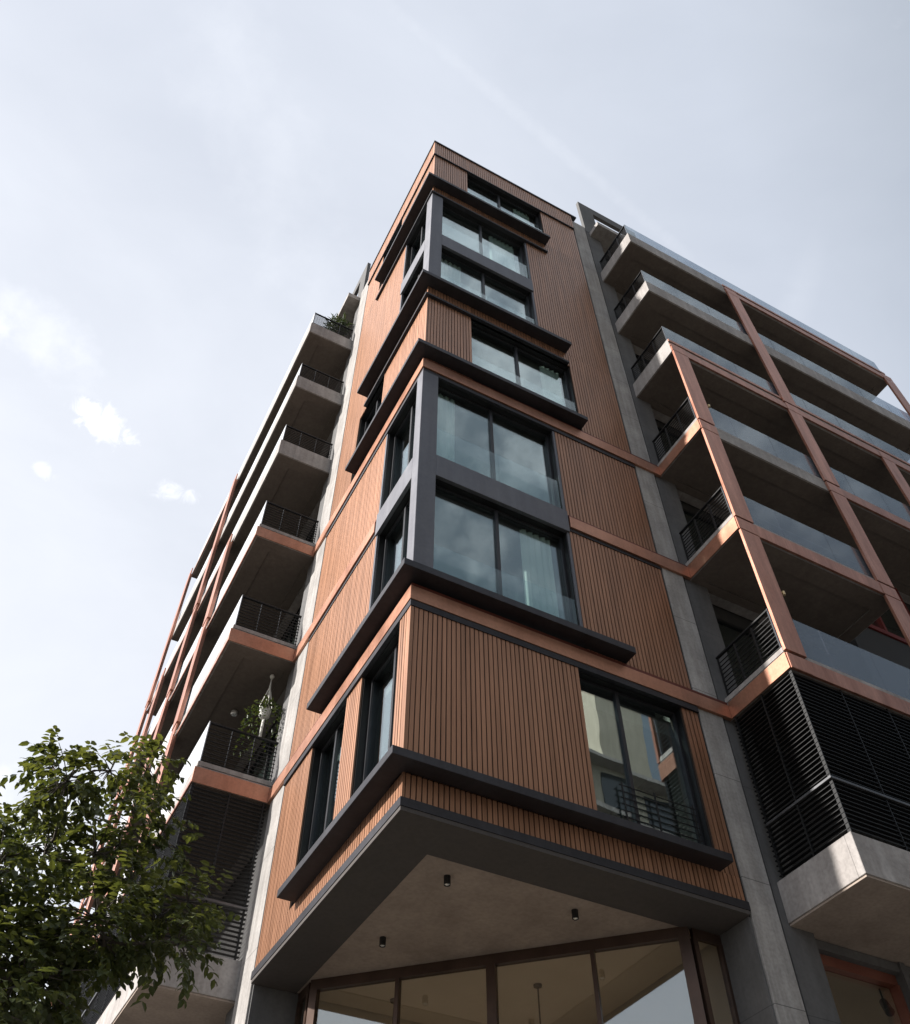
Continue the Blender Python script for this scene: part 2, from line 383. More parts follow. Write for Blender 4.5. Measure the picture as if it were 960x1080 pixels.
# shop front across the cut corner
def wpt(t): a = Vector((.74, 4.40)); b = Vector((4.50, .64)); return a.lerp(b, t)
nrm = Vector((-1, -1)).normalized(); tan = (Vector((4.50, .64)) - Vector((.74, 4.40))).normalized()
SH = MB()
def sbar(m, t0, t1, z0, z1, a=-.05, b=.05):
    p, q = wpt(t0), wpt(t1)
    m.prism([tuple(p + nrm * b), tuple(q + nrm * b), tuple(q + nrm * a), tuple(p + nrm * a)], z0, z1)
sbar(SH, 0, 1, 7.47, 7.608); sbar(SH, 0, 1, .0, .14); sbar(SH, 0, 1, 3.2, 3.3)
for c, w in ((.006, .014), (.244, .005), (.495, .012), (.757, .005), (.992, .02)): sbar(SH, max(c - w, 0), min(c + w, 1), .14, 7.47, -.06, .06)
SH = SH.obj('shop_front', M['shopframe'], B)
p = MB()
for t0, t1 in ((.02, .239), (.249, .483), (.507, .752), (.762, .972)): sbar(p, t0, t1, .14, 7.47, -.012, 0)
p.obj('pane', M['shopglass'], SH)
for T, (u, v), far in ((FR, (4.50, .64), 5.03), (FL, (4.40, .74), 4.87)):
    m = MB(T); m.box(u + .04, far, -v - .03, -v + .03, 7.47, 7.608); m.box(far - .07, far, -v - .04, -v + .04, 0, 7.47); m.box(u + .02, u + .09, -v - .04, -v + .04, 0, 7.47)
    sd = m.obj('side_light', M['shopframe'], B)
    MB(T).box(u + .09, far - .07, -v - .008, -v + .004, .0, 7.47).obj('pane', M['shopglass'], sd)
# return walls of the piers below the soffit
MB(FR).box(RW + .002, RW + .033, -.62, -.03, 0, 7.598).obj('pier_cheek', M['darkwall'], B)
MB(FL).box(LW + .002, LW + .033, -.72, -.03, 0, 7.598).obj('pier_cheek', M['darkwall'], B)
# shop interior
MB().prism([(.9, 4.6), (4.7, .8), (5.0, .8), (5.0, 4.85), (.9, 4.85)], .0, .02).obj('shop_floor', M['shopfloor'], B)
MB().prism([(5.03, .75), (5.03, 4.87), (.85, 4.87), (.85, 5.1), (5.3, 5.1), (5.3, .75)], 0, 7.6).obj('shop_wall', M['shoproom'], B)

# ------------------------------------------------------------------ wings with balconies
def rails(T, along, o, a0, a1, z0, h, name='railing', parent=None, n=9, posts=4):
    """bar railing on the wing's end: runs in d from a0 to a1 at u=o"""
    m = MB(T)
    P = lambda d, z: T(o, d, z)
    m.bar(P(a0, z0 + h), P(a1, z0 + h), .05, .03)
    for i in range(n):
        z = z0 + .06 + (h - .1) * i / n
        m.bar(P(a0, z), P(a1, z), .014, .014)
    for i in range(posts):
        d = a0 + .02 + (a1 - a0 - .04) * i / (posts - 1)
        m.bar(P(d, z0), P(d, z0 + h), .04, .012)
    return m.obj(name, M['metal'], parent)

def wing(T, us, uend, posts, lv4_end, beams, right):
    u0 = us
    Dp = 1.40
    # facade behind the balconies, in storeys
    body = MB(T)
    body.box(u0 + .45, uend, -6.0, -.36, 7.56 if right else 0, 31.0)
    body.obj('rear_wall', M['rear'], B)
    MB(T).box(u0 - .115, u0 + .42, -.34, -.03, 0, 33.66 if 0 else 31.0).obj('dark_pier', M['darkwall'], B, bevel=.004)
    # roof fin with an opening
    f = MB(T); f.box(u0 - .118, u0 + .45, -.14, -.02, 31.001, 33.66); f.box(u0 + .45, u0 + 1.75, -.14, -.02, 33.15, 33.66)
    f.box(u0 + 1.75, u0 + 2.3, -.14, -.02, 31.001, 33.66); f.box(u0 + .45, u0 + 1.75, -.14, -.02, 31.001, 31.3)
    f.obj('roof_fin', M['darkwall'], B, bevel=.004)
    MB(T).box(u0 + .02, u0 + 4.2, -.30, .42, 30.76, 30.99).obj('canopy_slab', M['slab'], B)
    # slabs: (z0, z1, style)
    lev = {8: (27.30, 27.88), 7: (24.07, 24.63), 6: (20.80, 21.38), 5: (17.52, 17.86), 4: (14.28, 14.64), 3: (10.99, 11.33)}
    for L, (z0, z1) in lev.items():
        ue = lv4_end if (L == 4 and lv4_end) else uend - .2
        m = MB(T)
        cop = L <= 5
        zb = z0 + (.02 if cop else 0)
        # slab with a rebated underside: border beams + recessed middle
        m.box(u0, ue, .98, Dp, zb, z1); m.box(u0, ue, -.33, -.12, zb, z1)
        m.box(u0, u0 + .35, -.119, .979, zb, z1); m.box(ue - .3, ue, -.119, .979, zb, z1)
        m.box(u0 + .351, ue - .301, -.119, .979, zb + .05, z1)
        if cop:   # concrete upstand, set in a little behind the copper edge
            m.box(u0 + .015, u0 + .15, -.03, Dp - .01, z1 + .03, z1 + .125); m.box(u0 + .16, ue, Dp - .14, Dp - .012, z1 + .03, z1 + .125)
            m.box(u0 + .03, ue, -.03, Dp - .03, z1, z1 + .03)
        sl = m.obj('balcony', M['slab'], B, bevel=.004)
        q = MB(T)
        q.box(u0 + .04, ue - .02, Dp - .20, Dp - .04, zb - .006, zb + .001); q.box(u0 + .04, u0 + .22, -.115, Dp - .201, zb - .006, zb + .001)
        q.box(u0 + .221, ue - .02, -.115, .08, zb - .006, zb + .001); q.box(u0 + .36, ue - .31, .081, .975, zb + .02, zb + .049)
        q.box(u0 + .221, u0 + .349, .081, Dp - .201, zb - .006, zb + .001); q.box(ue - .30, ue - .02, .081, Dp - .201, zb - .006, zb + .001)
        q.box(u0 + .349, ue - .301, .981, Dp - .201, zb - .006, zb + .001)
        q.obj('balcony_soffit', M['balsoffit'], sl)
        if cop:
            e = MB(T); e.box(u0 - .025, u0 - .002, .052, Dp + .03, z0, z1 - .03)
            e.obj('copper_edge', M['copper'], sl, bevel=.003)
        for a, b, bl in beams:
            if bl == L:
                b = min(b, ue if L != 4 else (lv4_end or b) + .02)
                k = MB(T); zc = z0 if cop else z0 + .0
                k.box(a, b, Dp + .002, Dp + (.05 if right else .03), zc, zc + (.07 if not right else .20) if not (cop and right) else z1 - .03)
                if right and not cop: k.box(a, b, Dp + .002, Dp + .03, zc + .24, zc + .33)
                if right and not cop: k.box(a, b, Dp + .002, Dp + .03, z1 - .12, z1 - .02)
                k.obj('copper_fascia', M['copperpost'], sl, bevel=.003)
        zt = z1 + (.125 if cop else 0)
        rails(T, 0, u0 + .06, .02, Dp - .04, zt, .86 if cop else .74, parent=sl, posts=4)
        # frameless glass along the front
        g = MB(T); a = u0 + .03; n = max(2, round((ue - a) / 1.15)); st = (ue - a) / n
        for i in range(n): g.box(a + i * st, a + (i + 1) * st - .012, Dp - .05, Dp - .035, zt - .02, zt + (.88 if cop else .76))
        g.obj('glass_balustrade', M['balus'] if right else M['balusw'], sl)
        # doors onto the balcony
        bays = [(u0 + .62, u0 + 3.3), (u0 + 3.75, u0 + 6.5), (u0 + 6.9, u0 + 9.7)]
        for i, (a, b) in enumerate(bays):
            if b > uend: continue
            zz = z1 + .12
            if L == 4 and lv4_end and a > lv4_end - .6: continue
            d = MB(T); f = .07; top = min(zz + 2.45, z1 + 2.6)
            d.box(a, b, -.36, -.30, top - f, top); d.box(a, a + f, -.36, -.30, zz, top - f); d.box(b - f, b, -.36, -.30, zz, top - f); d.box((a + b) / 2 - .035, (a + b) / 2 + .035, -.36, -.30, zz, top - f)
            do = d.obj('balcony_door', M['redframe'] if right and i else M['metal'], B)
            MB(T).box(a + f, b - f, -.345, -.33, zz, top - f).obj('pane', M['pane'], do)
    # level 2: solid parapet with louvre screen
    m = MB(T); ue = uend
    m.box(u0, ue, Dp - .12, Dp, 7.67, 8.25); m.box(u0, u0 + .12, -.03, Dp - .121, 7.67, 8.25); m.box(u0 + .121, ue, -.33, Dp - .121, 7.70, 7.95)
    pa = m.obj('balcony_parapet', M['slab'], B, bevel=.006)
    MB(T).box(u0 + .02, ue, -.33, Dp - .02, 7.64, 7.668).obj('parapet_soffit', M['soffitc'], pa)
    l = MB(T); n = 36
    for i in range(n):
        z = 8.30 + (10.92 - 8.30) * i / (n - 1)
        l.box(u0 + .005, u0 + .06, .04, Dp - .056, z, z + .010); l.box(u0 + .005, ue, Dp - .055, Dp - .002, z + .0005, z + .0105)
    for u in [u0 + .02 + k * .98 for k in range(int((ue - u0) / .98) + 1)]: l.box(u - .007, u + .007, Dp - .05, Dp + .004, 8.25, 10.98)
    for d in (.1, .72): l.box(u0 - .004, u0 + .05, d - .012, d + .012, 8.25, 10.98)
    lo = l.obj('louvre_screen', M['metal'], B)
    h = MB(T); h.box(u0 - .025, u0 + .02, .06, Dp + .03, 9.035, 9.075); h.box(u0 + .021, ue, Dp - .01, Dp + .03, 9.035, 9.075)
    h.obj('handrail', M['rail'], lo, bevel=.004)
    # copper posts standing in front of the slabs
    for (pu, ltop) in posts:
        zt_ = lev[ltop][0] - .02
        cuts = [lev[k][0] for k in (3, 4, 5, 6, 7, 8) if any(a <= pu + .2 <= b and bl == k for a, b, bl in beams) and lev[k][0] < zt_ + .1]
        m = MB(T); zz = 11.33
        for c in [c for c in cuts if c > 12] + ([zt_] if not cuts or cuts[-1] < zt_ else []):
            m.box(pu, pu + .43, Dp + .004, Dp + (.06 if right else .10), zz + .03, c - .03); zz = c + .33
        for c in cuts: m.box(pu + .004, pu + .426, Dp + .053, Dp + (.058 if right else .09), c + .001, c + .30)
        m.obj('copper_post', M['copperpost'], B, bevel=.004)
    # lower part: wall and shop windows under the level 2 balcony
    for a, b in ((u0 + .43, u0 + 2.0), (u0 + 2.1, u0 + 4.4), (u0 + 4.8, u0 + 7.1)):
        if not right: continue
        m = MB(T); m.box(a, b, -.35, -.22, 7.36, 7.50); m.box(a, a + .12, -.35, -.22, .02, 7.36); m.box(b - .05, b, -.35, -.2, .1, 7.36)
        w = m.obj('shop_window', M['shopred'], B)
        MB(T).box(a + .12, b - .05, -.34, -.325, .02, 7.36).obj('pane', M['shopglass'], w)

RB = [(9.17, 15.8, 8), (5.70, 15.8, 6), (5.70, 6.15, 5), (9.17, 15.8, 5), (5.70, 9.62, 4), (5.70, 15.8, 3)]
wing(FR, 5.70, 16.0, [(5.70, 6), (9.17, 8), (12.25, 6), (15.5, 8)], 9.58, RB, True)
LB = [(12.2, 17.4, 8), (9.05, 17.4, 6), (5.65, 17.4, 5), (5.65, 17.4, 4), (5.65, 17.4, 3)]
wing(FL, 5.65, 17.6, [(9.05, 6), (12.15, 8), (15.3, 6), (17.2, 8)], None, LB, False)
# red-framed window on the open two-storey bay
m = MB(FR); m.box(10.45, 12.4, -.30, .02, 15.30, 15.42); m.box(10.45, 10.53, -.30, .02, 15.42, 17.3); m.box(12.28, 12.4, -.30, .05, 15.42, 17.3); m.box(11.2, 11.27, -.3, .0, 15.42, 17.3)
rw = m.obj('bay_window', M['redframe'], B); rw['label'] = 'red brown framed window above the glass balustrade'
MB(FR).box(10.53, 12.28, -.1, -.08, 15.42, 17.3).obj('pane', M['pane'], rw)
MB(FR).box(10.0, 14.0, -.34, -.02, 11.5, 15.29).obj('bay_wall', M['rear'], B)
# shop room behind the right-hand windows
MB(FR).box(6.0, 13.4, -4.6, -.37, 7.46, 7.55).obj('shop_ceiling', M['shoproom'], B)
MB(FR).box(6.0, 13.4, -4.6, -.2, -.02, .02).obj('shop_floor', M['shopfloor'], B)
m = MB(FR); m.box(5.6, 13.5, -4.75, -4.601, 0, 7.6); m.box(5.6, 5.99, -4.6, -.37, 0, 7.6); m.box(13.41, 13.7, -4.6, -.37, 0, 7.6)
m.obj('shop_wall', M['shoproom'], B)
m = MB(FR); m.box(7.702, 7.798, -.36, -.08, 0, 7.63); m.box(10.102, 10.498, -.36, -.08, 0, 7.63); m.box(12.802, 16.0, -.36, -.08, 0, 7.63)
for a, b in ((6.121, 7.701), (7.799, 10.101), (10.499, 12.801)): m.box(a, b, -.36, -.12, 7.501, 7.63)
m.obj('ground_floor_wall', M['darkwall'], B)
# closing mass behind tower
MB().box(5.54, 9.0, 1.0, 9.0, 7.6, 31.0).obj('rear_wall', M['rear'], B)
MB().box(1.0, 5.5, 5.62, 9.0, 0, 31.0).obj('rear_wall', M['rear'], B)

# ------------------------------------------------------------------ lamps and small things
def downlight(p, label):
    e = empty('downlight', p, label, 'ceiling lamp', 'surface mounted downlights on the soffit')
    m = MB().lathe((0, 0, -.115), [(.032, .02), (.040, 0), (.043, .002), (.043, .115)], 20).obj('lamp_body', M['lamp'], e, smooth=False)
    MB().lathe((0, 0, -.105), [(.001, .012), (.030, 0), (.032, .012)], 20).obj('lamp_lens', M['lens'], e)
    return e
downlight((1.12, 1.01, 7.612), 'small black cylindrical downlight nearest the sharp corner of the soffit')
downlight((2.95, .97, 7.612), 'small black cylindrical downlight along the right-hand edge of the soffit, above the thin mullion')
downlight((1.08, 2.78, 7.612), 'small black cylindrical downlight above the left-hand panes of the corner shop front')
for p, lab in (((3.58, 2.93, 7.6), 'thin pendant lamp behind the middle pane of the corner shop front'), ((1.99, 4.32, 7.6), 'thin pendant lamp behind the leftmost pane of the corner shop front')):
    e = empty('pendant_lamp', p, lab, 'pendant lamp', 'pendant lamps inside the shop')
    MB().lathe((0, 0, -.05), [(.06, 0), (.065, .05)], 16).obj('ceiling_cap', M['shopframe'], e)
    MB().tube([(0, 0, -.05), (0, 0, -1.6)], .012, 8).obj('stem', M['shopframe'], e)
    MB().lathe((0, 0, -1.9), [(.16, 0), (.12, .15), (.03, .3)], 20).obj('lamp_shade', M['shopframe'], e)
e = empty('spotlight', (7.72, .56, 7.41), 'black spotlight hanging in the shop window below the right-hand parapet', 'spotlight')
MB().tube([(0, 0, .05), (0, 0, -.12)], .012, 8).obj('bracket', M['lamp'], e)
MB().tube([(.05, .05, -.10), (-.05, -.08, -.30)], [.055, .065], 14).obj('lamp_head', M['lamp'], e)
for z, lab in ((12.84, 'tiny brass wall lamp on the copper post between second and third glass balustrades from below'), (18.71, 'tiny brass wall lamp beside the upper end of the copper corner post')):
    e = empty('wall_lamp', (6.13, -1.44, z), lab, 'wall lamp', 'wall lamps on the copper post')
    MB().tube([(0, 0, 0), (.05, 0, 0)], .012, 8).obj('bracket', M['brass'], e)
    MB().lathe((.075, 0, -.04), [(.028, 0), (.03, .08)], 12).obj('lamp_head', M['brass'], e)
e = empty('ceiling_lamp', (-.56, 7.7, 14.28), 'round ceiling lamp on the underside over the balcony with the hanging plant', 'ceiling lamp')
MB().lathe((0, 0, -.08), [(.06, 0), (.075, .02), (.075, .08)], 18).obj('lamp_body', M['lens'], e)

def leaf_faces(bm, tone, c, n, up, ln, wd, t):
    """one oval, folded, drooping leaf: c base, n growth direction"""
    n = n.normalized(); sd = n.cross(up)
    if sd.length < .05: sd = n.cross(Vector((1, .2, .1)))
    sd.normalize(); nm = sd.cross(n)
    P = lambda a, b, h: bm.verts.new(c + n * ln * a + sd * wd * b + nm * ln * h)
    v0, m1, m2, tp = P(0, 0, 0), P(.35, 0, -.02), P(.7, 0, -.07), P(1, 0, -.2)
    l1, l2, r1, r2 = P(.28, .46, .05), P(.68, .40, -.02), P(.28, -.46, .05), P(.68, -.40, -.02)
    for f in ((v0, m1, l1), (m1, m2, l2, l1), (m2, tp, l2), (v0, r1, m1), (m1, r1, r2, m2), (m2, r2, tp)):
        fc = bm.faces.new(f); fc[tone] = t

def foliage(name, mat, parent, leaves):
    bm = bmesh.new(); tone = bm.faces.layers.float.new('tone')
    for args in leaves: leaf_faces(bm, tone, *args)
    me = bpy.data.meshes.new(name); bm.to_mesh(me); bm.free(); me.materials.append(mat)
    o = bpy.data.objects.new(name, me); COL.objects.link(o); o.parent = parent
    return o

# hanging planter on the level 3 balcony of the left wing
H = empty('hanging_planter', (-.27, 6.2, 14.28), 'trailing plant in a white knotted cord hanger above the black railing', 'hanging plant')
c = MB()
c.lathe((0, 0, -.1), [(.03, 0), (.05, .05), (.03, .1)], 10)
for k in range(4):
    a = 2 * math.pi * k / 4
    c.tube([(0, 0, -.10), (.01 * math.cos(a), .01 * math.sin(a), -.35), (.13 * math.cos(a), .13 * math.sin(a), -.86), (.13 * math.cos(a + .7), .13 * math.sin(a + .7), -1.0), (.02 * math.cos(a), .02 * math.sin(a), -1.16)], .011, 6)
c.tube([(0, 0, -1.14), (0, 0, -1.22), (.0, 0, -1.60)], [.02, .028, .03], 8)
c.obj('cord_hanger', M['rope'], H, smooth=True)
MB().lathe((0, 0, -1.13), [(.06, 0), (.10, .05), (.12, .2), (.11, .24)], 16).obj('pot', M['pot'], H, smooth=True)
lv = []
for k in range(26):
    a = rnd.uniform(0, 6.28); r = .1; p = Vector((r * math.cos(a), r * math.sin(a), -.90)); L_ = rnd.uniform(.25, 1.25)
    out = Vector((math.cos(a), math.sin(a), 0)); n = int(L_ / .045)
    for i in range(n):
        t = i / n
        q = p + out * (.10 + .20 * math.sin(t * 1.6)) * min(1, t * 3) + Vector((rnd.uniform(-.03, .03), rnd.uniform(-.03, .03), .12 * math.sin(t * 6) * (1 - t) - L_ * t * t))
        d = Vector((rnd.uniform(-1, 1), rnd.uniform(-1, 1), rnd.uniform(-.9, .4))) + out * .4
        lv.append((q, d, Vector((0, 0, 1)), rnd.uniform(.06, .10), rnd.uniform(.035, .055), rnd.random()))
foliage('foliage', M['leaf2'], H, lv)
# shrub on the top balcony
Q = empty('potted_plant', (-.40, 6.25, 27.9), 'dark spiky plant rising above the topmost black railing', 'plant')
MB().lathe((0, 0, 0), [(.16, 0), (.22, .4), (.2, .42)], 18).obj('pot', M['darkwall'], Q)
MB().tube([(0, 0, .4), (.02, 0, 1.0), (0, .02, 1.5)], [.03, .025, .018], 8).obj('trunk', M['bark'], Q)
lv = []
for k in range(190):
    th = rnd.uniform(0, 6.28); el = rnd.uniform(-.5, 1.3); d = Vector((math.cos(th) * math.cos(el), math.sin(th) * math.cos(el), math.sin(el)))
    o_ = Vector((rnd.uniform(-.28, .28), rnd.uniform(-.2, .2), rnd.uniform(1.15, 1.75)))
    lv.append((o_, d, Vector((0, 0, 1)), rnd.uniform(.25, .45), .045, rnd.random() * .6))
foliage('leaves', M['leaf2'], Q, lv)

# ------------------------------------------------------------------ the street tree
def make_tree():
    R = random.Random(11)
    O = Vector((-3.55, .55, .22))
    T = empty('street_tree', O, 'leafy broadleaf street tree in front of the left-hand balconies', 'tree')
    wood = MB()
    trunk = [Vector((0, 0, -.22)), Vector((.05, .02, 1.2)), Vector((-.03, .06, 2.4)), Vector((.06, .02, 3.4)), Vector((.0, .1, 4.3))]
    wood.tube(trunk, [.15, .125, .11, .095, .07], 12)
    # leafy masses of the crown: centre (relative to the trunk), radius, number of sprays
    masses = [(( .05, -.35, 6.75), .38, 34), ((-.12, -.1, 7.0), .26, 18), ((.42, -.1, 7.15), .30, 20), ((.80, .15, 7.45), .30, 20), ((1.05, .35, 7.20), .26, 12),
              ((.10, .1, 6.25), .36, 26), ((-.60, .2, 6.05), .55, 52), ((-.25, -.5, 5.65), .50, 48), ((.55, .1, 6.35), .34, 22), ((.85, .2, 6.75), .30, 22), ((1.25, .3, 6.75), .24, 12),
              ((.95, .0, 6.10), .32, 20), ((1.25, -.1, 5.75), .40, 34), ((1.50, -.2, 5.95), .28, 16), ((.70, -.4, 5.50), .50, 52), ((.15, -.2, 5.25), .55, 56), ((.80, -.3, 5.35), .34, 26),
              ((.25, -.6, 4.80), .48, 48), ((-.35, -.7, 4.85), .60, 60), ((-.1, -1.1, 4.35), .50, 44), ((.42, -.3, 4.95), .40, 36), ((.2, .1, 4.6), .45, 34), ((-.7, -.2, 4.6), .5, 36), ((-1.2, .0, 5.3), .65, 56), ((-1.2, -.5, 5.8), .45, 40), 
              ((1.45, -.4, 5.45), .30, 20), ((.15, .6, 6.7), .36, 26), ((-.6, .7, 5.6), .5, 40), ((.4, .9, 5.9), .5, 30)]
    leaves = []
    nodes = [(trunk[2], None), (trunk[3], None), (trunk[4], None)]
    order = sorted(masses, key=lambda q: (Vector(q[0]) - trunk[4]).length)
    for (c, r, n) in order:
        c = Vector(c)
        st = min(nodes, key=lambda q: (q[0] - c).length + (.35 if q[0].z > c.z else 0))[0]
        lvl = (c - trunk[4]).length
        r0 = max(.012, .036 - .011 * lvl)
        mid = st.lerp(c, .5) + Vector((R.uniform(-.1, .1), R.uniform(-.1, .1), R.uniform(-.12, .02)))
        wood.tube([st, st.lerp(mid, .5) + Vector((R.uniform(-.03, .03), R.uniform(-.03, .03), -.03)), mid, mid.lerp(c, .55) + Vector((R.uniform(-.05, .05), R.uniform(-.05, .05), .03)), c], [r0 * 1.3, r0 * 1.1, r0, r0 * .8, r0 * .6], 7)
        nodes += [(mid, None), (c, None)]
        tone0 = R.uniform(0.05, .55)
        for k in range(int(n * 1.75)):
            v = Vector((R.gauss(0, 1), R.gauss(0, 1), R.gauss(0, .8))).normalized() * r * R.uniform(.25, 1.12) ** .8
            o_ = c + v
            if k % 3 == 0: wood.tube([c, c.lerp(o_, .5) + Vector((0, 0, .03)), o_], [.008, .006, .004], 4)
            tw = (v.normalized() * .8 + Vector((R.uniform(-.6, .6), R.uniform(-.6, .6), R.uniform(-.5, .3)))).normalized(); tl = R.uniform(.14, .30)
            hi = .25 if v.z > r * .35 else 0  # upper leaves of each mass toned lighter: sunlit tops put into the colour
            for i in range(4):
                q = o_ + tw * tl * (i + .3) / 4 - Vector((0, 0, .03 * i * i / 9))
                sd_ = tw.cross(Vector((0, 0, 1))).normalized()
                for sgn in (-1, 1):
                    dr = tw * .6 + sd_ * sgn * .8 + Vector((0, 0, R.uniform(-.8, .0)))
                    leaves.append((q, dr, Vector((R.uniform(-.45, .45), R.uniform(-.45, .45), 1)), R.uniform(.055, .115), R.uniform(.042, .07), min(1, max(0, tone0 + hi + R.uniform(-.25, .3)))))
    wood.obj('trunk', M['bark'], T, smooth=True)
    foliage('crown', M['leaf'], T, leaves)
    return T, len(leaves)
TREE, nl = make_tree()

# ------------------------------------------------------------------ street and surroundings
def sheet(name, x0, x1, y0, y1, z, mat):
    o = MB().box(x0, x1, y0, y1, z - .3, z).obj(name, mat); o['kind'] = 'structure'; return o
sheet('ground', -600, 600, -600, 600, -.12, M['earth'])
sheet('road', -400, 400, -22, -11, -.10, M['asphalt'])
sheet('side_road', -14, -7.5, -10.9, 300, -.10, M['asphalt'])
sheet('pavement', -7.3, 60, -10.8, 60, 0, M['paving'])
mk = MB()
for i in range(-8, 14): mk.box(i * 6, i * 6 + 3, -16.6, -16.45, -.099, -.096)
o = mk.obj('road_markings', M['paint']); o['kind'] = 'structure'

def block(name, x0, x1, y0, y1, h, face, label, mat, floors, side):
    """neighbouring building: storeys with slab edges and windows on the side that looks at the tower"""
    e = empty(name, ((x0 + x1) / 2, (y0 + y1) / 2, 0), label, 'building')
    ox, oy = e.location.x, e.location.y
    MB().box(x0 - ox, x1 - ox, y0 - oy, y1 - oy, -.05, h).obj('wall', mat, e)
    fh = h / floors
    if side == 'N': MB().box(x0 - ox + 11.6, x0 - ox + 15.6, y0 - oy + 1, y1 - oy + .6, h, h + 9.5).obj('stair_tower', mat, e)
    for k in range(floors):
        z = k * fh
        m = MB()
        if side == 'N': m.box(x0 - ox - .1, x1 - ox + .1, y1 - oy, y1 - oy + .9, z + fh - .28, z + fh - .02)
        else: m.box(x1 - ox, x1 - ox + .7, y0 - oy, y1 - oy, z + fh - .28, z + fh - .02)
        m.obj('floor_band', M['slab'], e)
        n = int(((x1 - x0) if side == 'N' else (y1 - y0)) / 3.6)
        for i in range(n):
            w = MB(); a = i * 3.6 + .8
            if side == 'N':
                w.box(x0 - ox + a, x0 - ox + a + 2.1, y1 - oy + .003, y1 - oy + .06, z + .6, z + 2.6)
            else:
                w.box(x1 - ox + .003, x1 - ox + .06, y0 - oy + a, y0 - oy + a + 2.1, z + .6, z + 2.6)
            if (i + k) % 1 == 0: w.obj('window', M['pane_dark'], e)
    return e
M['pane_dark'] = surf('neighbour_window', (.03, .035, .04), (.05, .055, .06), 1, .12, 0, spec=.8)
block('opposite_building', 12, 34, -40, -26, 33, 'N', 'beige apartment house across the street, mirrored in the lower window', M['beige'], 10, 'N')

# ------------------------------------------------------------------ sky, sun, camera
SUN_AZ = Vector((-1, .17, 0)).normalized(); SUN_EL = RAD(27)
sd = Vector((SUN_AZ.x * math.cos(SUN_EL), SUN_AZ.y * math.cos(SUN_EL), math.sin(SUN_EL)))
ld = bpy.data.lights.new('sun', 'SUN'); ld.energy = 5.0; ld.angle = RAD(1.2); ld.color = (1, .965, .92)
lo = bpy.data.objects.new('sun', ld); COL.objects.link(lo)
lo.rotation_euler = (-sd).to_track_quat('-Z', 'Y').to_euler()

w = bpy.data.worlds.new('World'); S.world = w; w.use_nodes = True
nt = w.node_tree; nt.nodes.clear(); L = nt.links
out = nt.nodes.new('ShaderNodeOutputWorld'); bg = nt.nodes.new('ShaderNodeBackground'); L.new(bg.outputs[0], out.inputs[0])
sky = nt.nodes.new('ShaderNodeTexSky'); sky.sky_type = 'NISHITA'; sky.sun_disc = False
sky.sun_elevation = SUN_EL; sky.sun_rotation = math.atan2(sd.x, sd.y); sky.dust_density = 2.0; sky.air_density = 1.0; sky.ozone_density = 1.0
tc = nt.nodes.new('ShaderNodeTexCoord')
# thin bright high cloud veil over the whole dome, brighter towards the sunny north-west
n1 = N(nt, 'ShaderNodeTexNoise', Scale=2.0, Detail=6.0, Roughness=.55, Distortion=.4)
mp = N(nt, 'ShaderNodeMapping'); mp.inputs['Scale'].default_value = (1, 1.6, 2.4); mp.inputs['Rotation'].default_value = (.3, .2, .6)
L.new(tc.outputs['Generated'], mp.inputs[0]); L.new(mp.outputs[0], n1.inputs['Vector'])
r1 = ramp(nt, [(.3, (.74,) * 3), (.7, (.90,) * 3)]); L.new(n1.outputs['Fac'], r1.inputs[0])
gd = N(nt, 'ShaderNodeVectorMath', operation='DOT_PRODUCT'); L.new(tc.outputs['Generated'], gd.inputs[0]); gd.inputs[1].default_value = (-.6, .8, 0)
gm = N(nt, 'ShaderNodeMapRange'); gm.inputs[1].default_value = -.8; gm.inputs[2].default_value = .8; L.new(gd.outputs['Value'], gm.inputs[0])
vr = ramp(nt, [(0, (2.2 / 12, 2.55 / 12, 2.9 / 12)), (.2, (3.1 / 12, 3.5 / 12, 4.0 / 12)), (.42, (6.3 / 12, 6.75 / 12, 7.6 / 12)), (.7, (7.3 / 12, 7.65 / 12, 8.4 / 12)), (1, (8.9 / 12, 9.1 / 12, 9.6 / 12))]); L.new(gm.outputs[0], vr.inputs[0])
vs = N(nt, 'ShaderNodeVectorMath', operation='SCALE'); vs.inputs['Scale'].default_value = 10.4; L.new(vr.outputs[0], vs.inputs[0])
mx = N(nt, 'ShaderNodeMix', data_type='RGBA'); L.new(r1.outputs[0], mx.inputs[0]); L.new(sky.outputs[0], mx.inputs[6]); L.new(vs.outputs[0], mx.inputs[7])
cur = mx.outputs[2]
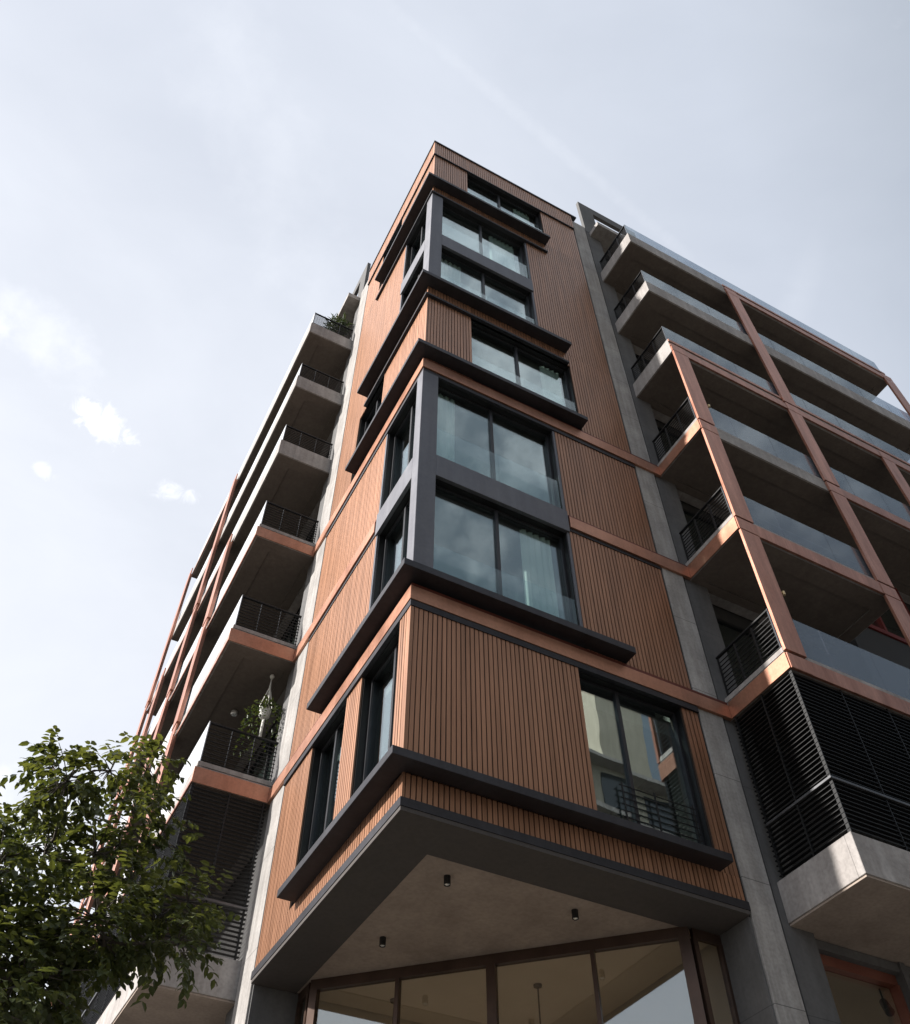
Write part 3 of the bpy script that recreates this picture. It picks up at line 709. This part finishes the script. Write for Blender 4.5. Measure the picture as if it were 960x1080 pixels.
# small bright fair-weather clouds at fixed bearings
n2 = N(nt, 'ShaderNodeTexNoise', Scale=16.0, Detail=7.0, Roughness=.6); L.new(tc.outputs['Generated'], n2.inputs['Vector'])
n3 = N(nt, 'ShaderNodeTexNoise', Scale=55.0, Detail=7.0, Roughness=.62, Distortion=.9); L.new(tc.outputs['Generated'], n3.inputs['Vector'])
def cloud(cur, d, ax, rad, str_, asp, amp=6.5):
    d = Vector(d).normalized(); a = (Vector(ax) - d * Vector(ax).dot(d)).normalized(); b = d.cross(a)
    def dot(v, k):
        q = N(nt, 'ShaderNodeVectorMath', operation='DOT_PRODUCT'); L.new(tc.outputs['Generated'], q.inputs[0]); q.inputs[1].default_value = v
        s = N(nt, 'ShaderNodeMath', operation='MULTIPLY'); L.new(q.outputs['Value'], s.inputs[0]); s.inputs[1].default_value = k
        p = N(nt, 'ShaderNodeMath', operation='MULTIPLY'); L.new(s.outputs[0], p.inputs[0]); L.new(s.outputs[0], p.inputs[1]); return p
    x, y = dot(a, 1 / (rad * asp)), dot(b, 1 / rad)
    f = N(nt, 'ShaderNodeVectorMath', operation='DOT_PRODUCT'); L.new(tc.outputs['Generated'], f.inputs[0]); f.inputs[1].default_value = d
    g = N(nt, 'ShaderNodeMath', operation='GREATER_THAN'); L.new(f.outputs['Value'], g.inputs[0]); g.inputs[1].default_value = 0
    s = N(nt, 'ShaderNodeMath', operation='ADD'); L.new(x.outputs[0], s.inputs[0]); L.new(y.outputs[0], s.inputs[1])
    nn = N(nt, 'ShaderNodeMath', operation='MULTIPLY_ADD'); L.new((n3 if rad < .018 else n2).outputs['Fac'], nn.inputs[0]); nn.inputs[1].default_value = -amp; nn.inputs[2].default_value = amp / 2
    t = N(nt, 'ShaderNodeMath', operation='ADD'); L.new(s.outputs[0], t.inputs[0]); L.new(nn.outputs[0], t.inputs[1])
    m = N(nt, 'ShaderNodeMapRange', clamp=True); m.interpolation_type = 'SMOOTHSTEP'
    m.inputs[1].default_value = 1.6; m.inputs[2].default_value = -1.1; m.inputs[3].default_value = 0; m.inputs[4].default_value = str_
    L.new(t.outputs[0], m.inputs[0])
    k = N(nt, 'ShaderNodeMath', operation='MULTIPLY'); L.new(m.outputs[0], k.inputs[0]); L.new(g.outputs[0], k.inputs[1])
    x2 = N(nt, 'ShaderNodeMix', data_type='RGBA'); L.new(k.outputs[0], x2.inputs[0]); L.new(cur, x2.inputs[6]); x2.inputs[7].default_value = (9.8, 9.9, 10.2, 1)
    return x2.outputs[2]
for d, ax, rad, st, asp, *am in (((-.0729, .6213, .7802), (1, .1, -.25), .015, .9, 2.0), ((-.1046, .6695, .7355), (1, .1, -.3), .007, .35, 1.7), ((.0165, .6534, .7569), (1, -.1, .1), .009, .42, 2.4),
                            ((-.150, .570, .807), (1, .1, -.3), .03, .25, 2.2), ((-.205, .574, .794), (1, 0, 0), .02, .4, 1.4), ((-.06, .88, .47), (1, 0, 0), .06, .7, 2.2), ((.5, -.5, 1.2), (1, .4, 0), .20, .42, 1.6), ((.2, -.4, 1.1), (1, -.4, 0), .15, .3, 1.6), ((.21, .21, .955), (.32, .04, -.077), .007, .075, 34, 2.5), ((.52, .30, .80), (.1, .4, -.2), .02, .10, 9, 2.5), ((-.02, .35, .93), (.3, .3, -.1), .06, .10, 3, 5)):
    cur = cloud(cur, d, ax, rad, st, asp, *am)
L.new(cur, bg.inputs[0]); bg.inputs[1].default_value = .1

cam = bpy.data.cameras.new('camera'); co = bpy.data.objects.new('camera', cam); COL.objects.link(co)
f_px = 971.79; pit, yaw = RAD(51.1386), RAD(28.0042)
cam.sensor_fit = 'VERTICAL'; cam.sensor_height = 36; cam.lens = f_px * 36 / 1080; cam.clip_end = 3000; cam.clip_start = .05
Fv = Vector((math.sin(yaw) * math.cos(pit), math.cos(yaw) * math.cos(pit), math.sin(pit))); Rv = Vector((math.cos(yaw), -math.sin(yaw), 0)); Uv = Rv.cross(Fv)
mw = Matrix((Rv, Uv, -Fv)).transposed().to_4x4(); mw.translation = (-3.7713, -8.3915, 1.6)
co.matrix_world = mw
S.camera = co
S.view_settings.view_transform = 'Standard'; S.view_settings.look = 'None'; S.view_settings.exposure = 0.53; S.view_settings.gamma = 1.0
S.view_settings.use_curve_mapping = False
S.render.engine = 'CYCLES'
S.cycles.use_denoising = True; S.cycles.max_bounces = 8; S.cycles.transparent_max_bounces = 16; S.cycles.caustics_reflective = False
S.cycles.sample_clamp_indirect = 6
print('leaves', nl)
